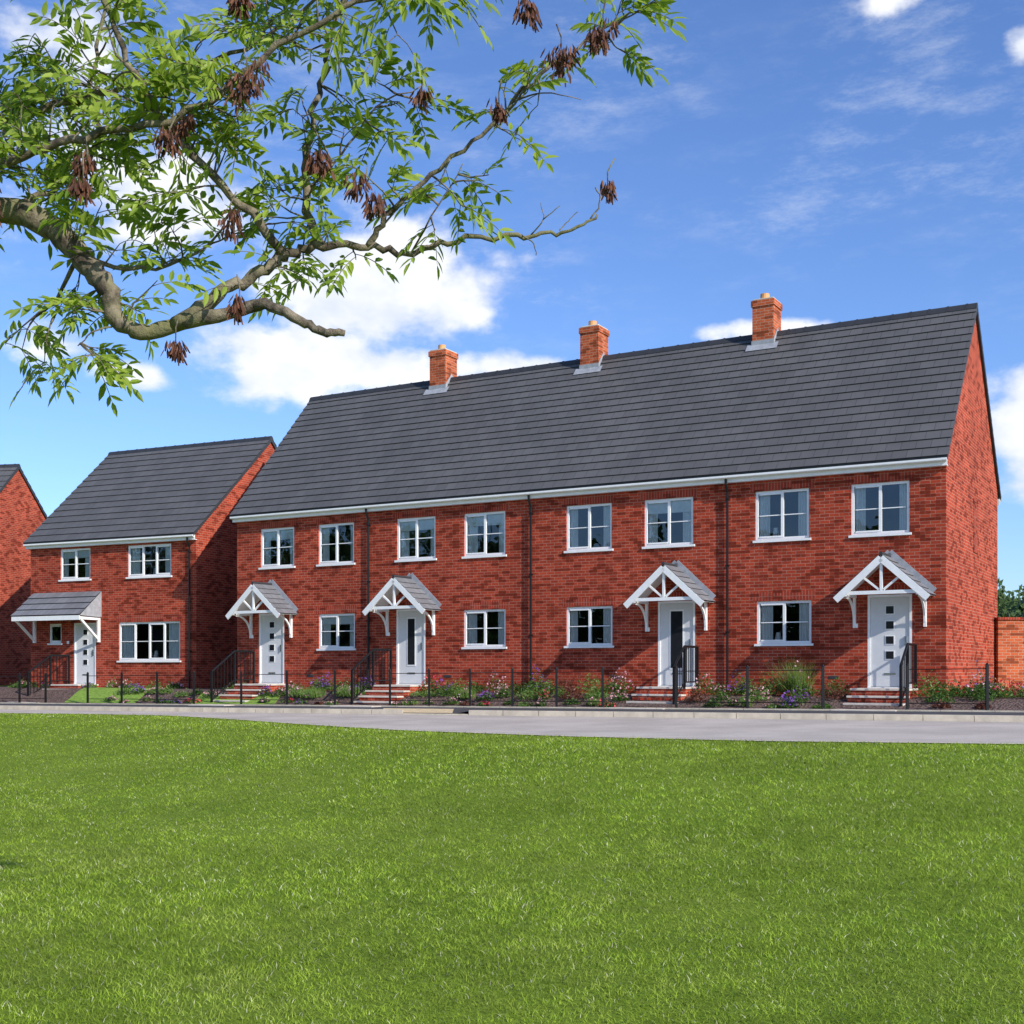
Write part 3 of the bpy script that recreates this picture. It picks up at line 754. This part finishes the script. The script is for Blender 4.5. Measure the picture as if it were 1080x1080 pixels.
def leafy(pts,dens,t0=0,t1=1,nl=(3,5),ln=(.10,.28)):
    n=len(pts); Ltot=sum((pts[i+1]-pts[i]).length for i in range(n-1))*(t1-t0)
    for k in range(int(Ltot*dens*.76)):
        t=random.uniform(t0,t1); i=min(n-2,int(t*(n-1))); a=(pts[i+1]-pts[i]).normalized()
        d=Vector((random.gauss(0,1),random.gauss(0,.7),random.gauss(.15,1))); d=(d-a*d.dot(a)*.6).normalized()+a*.4
        twig(pts[i],d,random.uniform(*ln),random.randint(*nl))
def keyb(x,y,z,sz=1.0):
    c=Vector((x,y,z))
    bark.tube([c+Vector((random.gauss(0,.02),0,.11)),c+Vector((0,0,.06)),c],[.003,.003,.002],5)
    sub=[(random.uniform(-.035,.035)*sz,random.uniform(-.02,.02)*sz,random.uniform(-.05,.05)*sz) for _ in range(4)]
    for i in range(int(140*sz)):
        a=random.uniform(0,6.28); hz=random.random(); rr=random.uniform(.1,1)*.042*sz; o=random.choice(sub)
        p=c+Vector((o[0]+rr*math.cos(a),o[1]+rr*math.sin(a)*.8,o[2]+(.035-.07*hz)*sz))
        d=Vector((math.cos(a)*random.uniform(.0,.7),math.sin(a)*random.uniform(.0,.7),-1)).normalized(); ln=random.uniform(.03,.048)
        s=Vector((random.gauss(0,1),random.gauss(0,.6),0)).normalized()*.0048
        keys.face([p,p+d*ln*.45-s,p+d*ln-s*.6,p+d*ln+s*.6,p+d*ln*.45+s])
gz=tz(-3.5,5.4)
limb([(-3.5,5.4,gz-.2),(-3.48,5.42,gz+.8),(-3.4,5.4,1.3),(-3.42,5.45,2.3),(-3.55,5.6,3.6),(-3.5,5.7,5.0),(-3.4,5.8,6.4)],.26,.09,6,14,.01)
bark.tube([(-3.5,5.4,gz-.05),(-3.5,5.4,gz+.25)],[.36,.25],14)
base=limb([(-3.42,5.42,1.75),(-2.9,5.2,2.35),(-2.5,5.05,2.72),(-2.09,5.0,2.83),(-1.86,4.98,2.74),(-1.74,4.96,2.62),(-1.64,4.95,2.50),(-1.61,4.95,2.38),(-1.50,4.95,2.32),(-1.30,4.95,2.365),(-1.12,4.93,2.39),(-.99,4.92,2.42),(-.85,4.9,2.355),(-.76,4.9,2.31),(-.67,4.9,2.30)],.10,.016,5,11,.005)
B=limb([(-1.36,4.95,2.35),(-1.16,4.97,2.49),(-1.05,5.0,2.57),(-.93,5.02,2.65),(-.79,5.05,2.70),(-.60,5.08,2.71),(-.42,5.1,2.69),(-.23,5.12,2.75),(.06,5.14,2.78),(.23,5.15,2.80),(.36,5.15,2.87)],.042,.006)
limb([(.33,5.15,2.85),(.37,5.15,2.92),(.35,5.14,2.98)],.006,.003,4,5)
limb([(.08,5.14,2.78),(.13,5.1,2.83),(.12,5.1,2.90)],.005,.002,4,5,.004); limb([(.13,5.1,2.83),(.2,5.08,2.88)],.004,.002,4,5,.004)
limb([(.04,5.14,2.78),(.09,5.1,2.73),(.10,5.1,2.68)],.005,.002,4,5,.004); limb([(.2,5.14,2.8),(.24,5.2,2.86),(.28,5.2,2.9)],.004,.002,4,5,.004)
C=limb([(-.60,5.08,2.71),(-.5,5.0,2.82),(-.39,4.95,2.90),(-.155,4.9,3.07),(.08,4.85,3.28),(.23,4.85,3.40),(.39,4.85,3.48),(.45,4.85,3.63)],.020,.004)
C2=limb([(.0,4.87,3.21),(.12,4.8,3.22),(.27,4.8,3.19)],.006,.002,4,5)
D=limb([(-.79,5.05,2.70),(-.86,5.1,2.95),(-.845,5.15,3.23),(-.795,5.2,3.46),(-.74,5.2,3.77),(-.6,5.3,4.2)],.028,.009)
E=limb([(-.93,5.02,2.65),(-1.12,4.9,2.86),(-1.33,4.85,3.05),(-1.45,4.8,3.26),(-1.59,4.75,3.54),(-1.67,4.7,3.85),(-1.7,4.7,4.2)],.028,.009)
F=limb([(-2.5,5.05,2.72),(-2.2,4.9,2.9),(-1.98,4.85,2.97),(-1.67,4.8,3.05),(-1.32,4.8,3.11),(-1.0,4.75,3.30),(-.70,4.7,3.46),(-.35,4.7,3.61),(-.05,4.7,3.78),(.2,4.7,3.9)],.034,.006)
G=limb([(-3.0,5.2,2.3),(-2.5,5.2,3.1),(-2.1,5.2,3.3),(-1.8,5.2,3.38),(-1.5,5.25,3.5),(-1.15,5.3,3.65),(-.8,5.3,3.9)],.03,.008)
Hh=limb([(-2.1,5.0,2.83),(-1.95,5.3,3.05),(-1.82,5.4,3.3),(-1.85,5.4,3.6),(-1.8,5.5,4.0)],.025,.008)
I=limb([(-1.60,4.95,2.36),(-1.68,4.9,2.30),(-1.74,4.9,2.25)],.007,.003,4,5)
J=limb([(-1.75,4.96,2.63),(-1.9,5.1,2.5),(-2.05,5.2,2.42)],.018,.005,4,6)
K=limb([(-1.74,4.96,2.62),(-1.55,5.1,2.62),(-1.35,5.2,2.72),(-1.2,5.2,2.85)],.016,.005,4,6)
M_=limb([(-.86,5.1,2.95),(-.7,5.0,3.05),(-.55,4.9,3.2),(-.35,4.9,3.3)],.010,.003,4,5)
O_=limb([(-.42,5.1,2.69),(-.3,5.0,2.85),(-.2,4.95,3.0)],.007,.003,4,5)
leafy(base,10,.22,.56,(2,4)); leafy(B,8,.1,.55,(2,3),(.06,.15)); leafy(C,15,.1,1,(2,4),(.08,.22)); leafy(C2,6,0,1,(1,2),(.05,.1))
leafy(D,19,.1,1); leafy(E,20,.1,1); leafy(F,22,.05,1); leafy(G,20,.1,1); leafy(Hh,19,.1,1)
leafy(J,16,.2,1,(2,4)); leafy(K,14,.2,1); leafy(M_,18,.1,1); leafy(O_,16,.1,1,(2,3),(.06,.15))
for _ in range(4): twig(Vector((-1.73,4.9,2.26)),Vector((random.gauss(0,.7),random.gauss(0,.4),-.5)),.08,3)
for _ in range(3): twig(Vector((-1.62,4.95,2.4)),Vector((-1,random.gauss(0,.4),random.gauss(0,.4))),.18,3)
for x,z,s in ((-1.01,3.33,1.15),(-.56,2.87,1.05),(-1.30,3.05,.8),(-1.26,3.17,.6),(-1.66,3.03,.8),(-1.62,2.89,.6),(-2.05,2.88,.9),(-2.03,2.42,.7),(-1.03,2.41,.55),(-1.30,2.28,.6),(.19,3.46,.9),(.35,3.55,.9),(.06,3.61,.8),(-.35,3.30,.5),(-.75,3.06,.85),(-1.10,2.80,.6),(-1.05,3.68,.95),(.37,2.92,.4),(-.05,3.2,.5)):
    keyb(x,4.68+random.uniform(-.08,.1),.95+(z-.95)*.95,s)
for i in range(10):
    a=random.uniform(1.8,4.6); z0=random.uniform(3.4,6.2); r=random.uniform(1.0,1.7)
    p=Vector((-3.45,5.65,z0)); e=p+Vector((math.cos(a)*r-.3,math.sin(a)*r,random.uniform(.3,1.4)))
    pts=limb([p,(p+e)/2+Vector((0,0,.2)),e],.05,.01,5,6); leafy(pts,9,.25,1,(4,6),(.2,.5))
bark.make('trunk_and_branches',BARK,A,smooth=True); leaves.make('leaves',ASHLEAF,A); keys.make('seed_clusters',KEYS,A)

# ------------------------------------------------------------ light, sky, clouds
az=Vector((.68,-.733,0)).normalized(); el=R(31)
S=Vector((az.x*math.cos(el),az.y*math.cos(el),math.sin(el)))
sd=bpy.data.lights.new('sun','SUN'); sd.energy=5.0; sd.angle=R(.53); sd.color=(1,.95,.87)
so=bpy.data.objects.new('sun',sd); so.rotation_euler=S.to_track_quat('Z','Y').to_euler(); so.location=(20,-20,30); scene.collection.objects.link(so)
W=bpy.data.worlds.new('World'); scene.world=W; W.use_nodes=True; nt=W.node_tree
try:
    W.cycles.sampling_method='MANUAL'; W.cycles.sample_map_resolution=256
except Exception: pass
bg=nt.nodes['Background']
sky=N(nt,'ShaderNodeTexSky',sky_type='NISHITA',sun_disc=False); sky.sun_elevation=el; sky.sun_rotation=math.atan2(S.x,S.y); sky.air_density=1.0; sky.dust_density=.4; sky.ozone_density=2.0
tint=MIX(nt,1.0,sky.outputs[0],(1.02,1.28,1.80),'MULTIPLY')
tc=N(nt,'ShaderNodeTexCoord').outputs['Generated']; sp=N(nt,'ShaderNodeSeparateXYZ'); L(nt,tc,sp.inputs[0])
azn=MA(nt,'ARCTAN2',sp.outputs[0],sp.outputs[1]); eln=MA(nt,'ARCSINE',sp.outputs[2])
cv=N(nt,'ShaderNodeCombineXYZ'); L(nt,azn,cv.inputs[0]); L(nt,MA(nt,'MULTIPLY',eln,1.5),cv.inputs[1])
n1=NOISE(nt,16,7,.56,cv.outputs[0]); n2=NOISE(nt,5,2,.5,cv.outputs[0])
blobs=[(-5.6,17.6,5.0,2.9,1.1),(-8.5,17.0,4.0,2.3,1.0),(-9.6,13.8,5.8,1.9,1.08),(-6.0,13.6,4.0,1.6,.95),(-.9,13.9,3.8,.8,.95),(12.25,15.3,4.0,.65,.9),(23.4,10.4,2.4,3.4,1.1),(17,27.6,2.6,1.0,.9),(22.9,25.3,1.2,1.0,.85),
 (-21.6,13.6,3.5,2,.6),(-16.5,20.5,8.5,4.6,.70),(-17.2,13,2.6,.8,.85),(-20,26,6,3,.52)]
m=None
for a,e,ra,re,wt in blobs:
    dx=MA(nt,'MULTIPLY',MA(nt,'SUBTRACT',azn,R(a)),1/R(ra)); dy=MA(nt,'MULTIPLY',MA(nt,'SUBTRACT',eln,R(e)),1/R(re))
    d=MA(nt,'SQRT',MA(nt,'ADD',MA(nt,'MULTIPLY',dx,dx),MA(nt,'MULTIPLY',dy,dy)))
    k=MA(nt,'SUBTRACT',wt,d); m=k if m is None else MA(nt,'MAXIMUM',m,k)
oth=MA(nt,'SUBTRACT',RANGE(nt,MA(nt,'ABSOLUTE',azn),R(28),R(40),-1.2,0),MA(nt,'MULTIPLY',MA(nt,'ABSOLUTE',MA(nt,'SUBTRACT',eln,R(16))),3.0))
oth=MA(nt,'ADD',oth,MA(nt,'MULTIPLY',MA(nt,'SUBTRACT',n2,.45),3))
m=MA(nt,'MAXIMUM',m,oth)
dens=RANGE(nt,MA(nt,'ADD',m,MA(nt,'MULTIPLY',MA(nt,'SUBTRACT',n1,.5),2.0)),-.05,.55)
cr=N(nt,'ShaderNodeMapping'); cr.inputs['Rotation'].default_value=(0,0,R(-25)); cr.inputs['Scale'].default_value=(3.5,7,1); L(nt,cv.outputs[0],cr.inputs[0])
ci=NOISE(nt,3.2,8,.72,cr.outputs[0])
low=NOISE(nt,4.0,2,.5,cv.outputs[0])
cim=MA(nt,'MULTIPLY',MA(nt,'MULTIPLY',RANGE(nt,eln,R(12),R(19)),RANGE(nt,eln,R(38),R(27))),RANGE(nt,low,.36,.58))
ci=MA(nt,'MULTIPLY',RANGE(nt,ci,.44,.80),MA(nt,'MULTIPLY',cim,.34))
shade=RANGE(nt,NOISE(nt,11,4,.6,cv.outputs[0]),.3,.65)
cc=MIX(nt,shade,(7.4,8.0,9.2),(10.2,10.2,10.3))
c1=MIX(nt,ci,tint,(8.6,9.0,9.8)); c2=MIX(nt,MA(nt,'MULTIPLY',dens,.97),c1,cc)
L(nt,c2,bg.inputs[0]); bg.inputs[1].default_value=.11

# ------------------------------------------------------------ camera
cd=bpy.data.cameras.new('camera'); cd.sensor_width=36; cd.lens=43.0; cd.shift_y=167/1080; cd.clip_end=6000; cd.clip_start=.05
co=bpy.data.objects.new('camera',cd); co.location=(0,0,.95); co.rotation_euler=(R(90),0,0); scene.collection.objects.link(co); scene.camera=co
scene.view_settings.view_transform='Standard'; scene.view_settings.look='None'; scene.view_settings.exposure=0
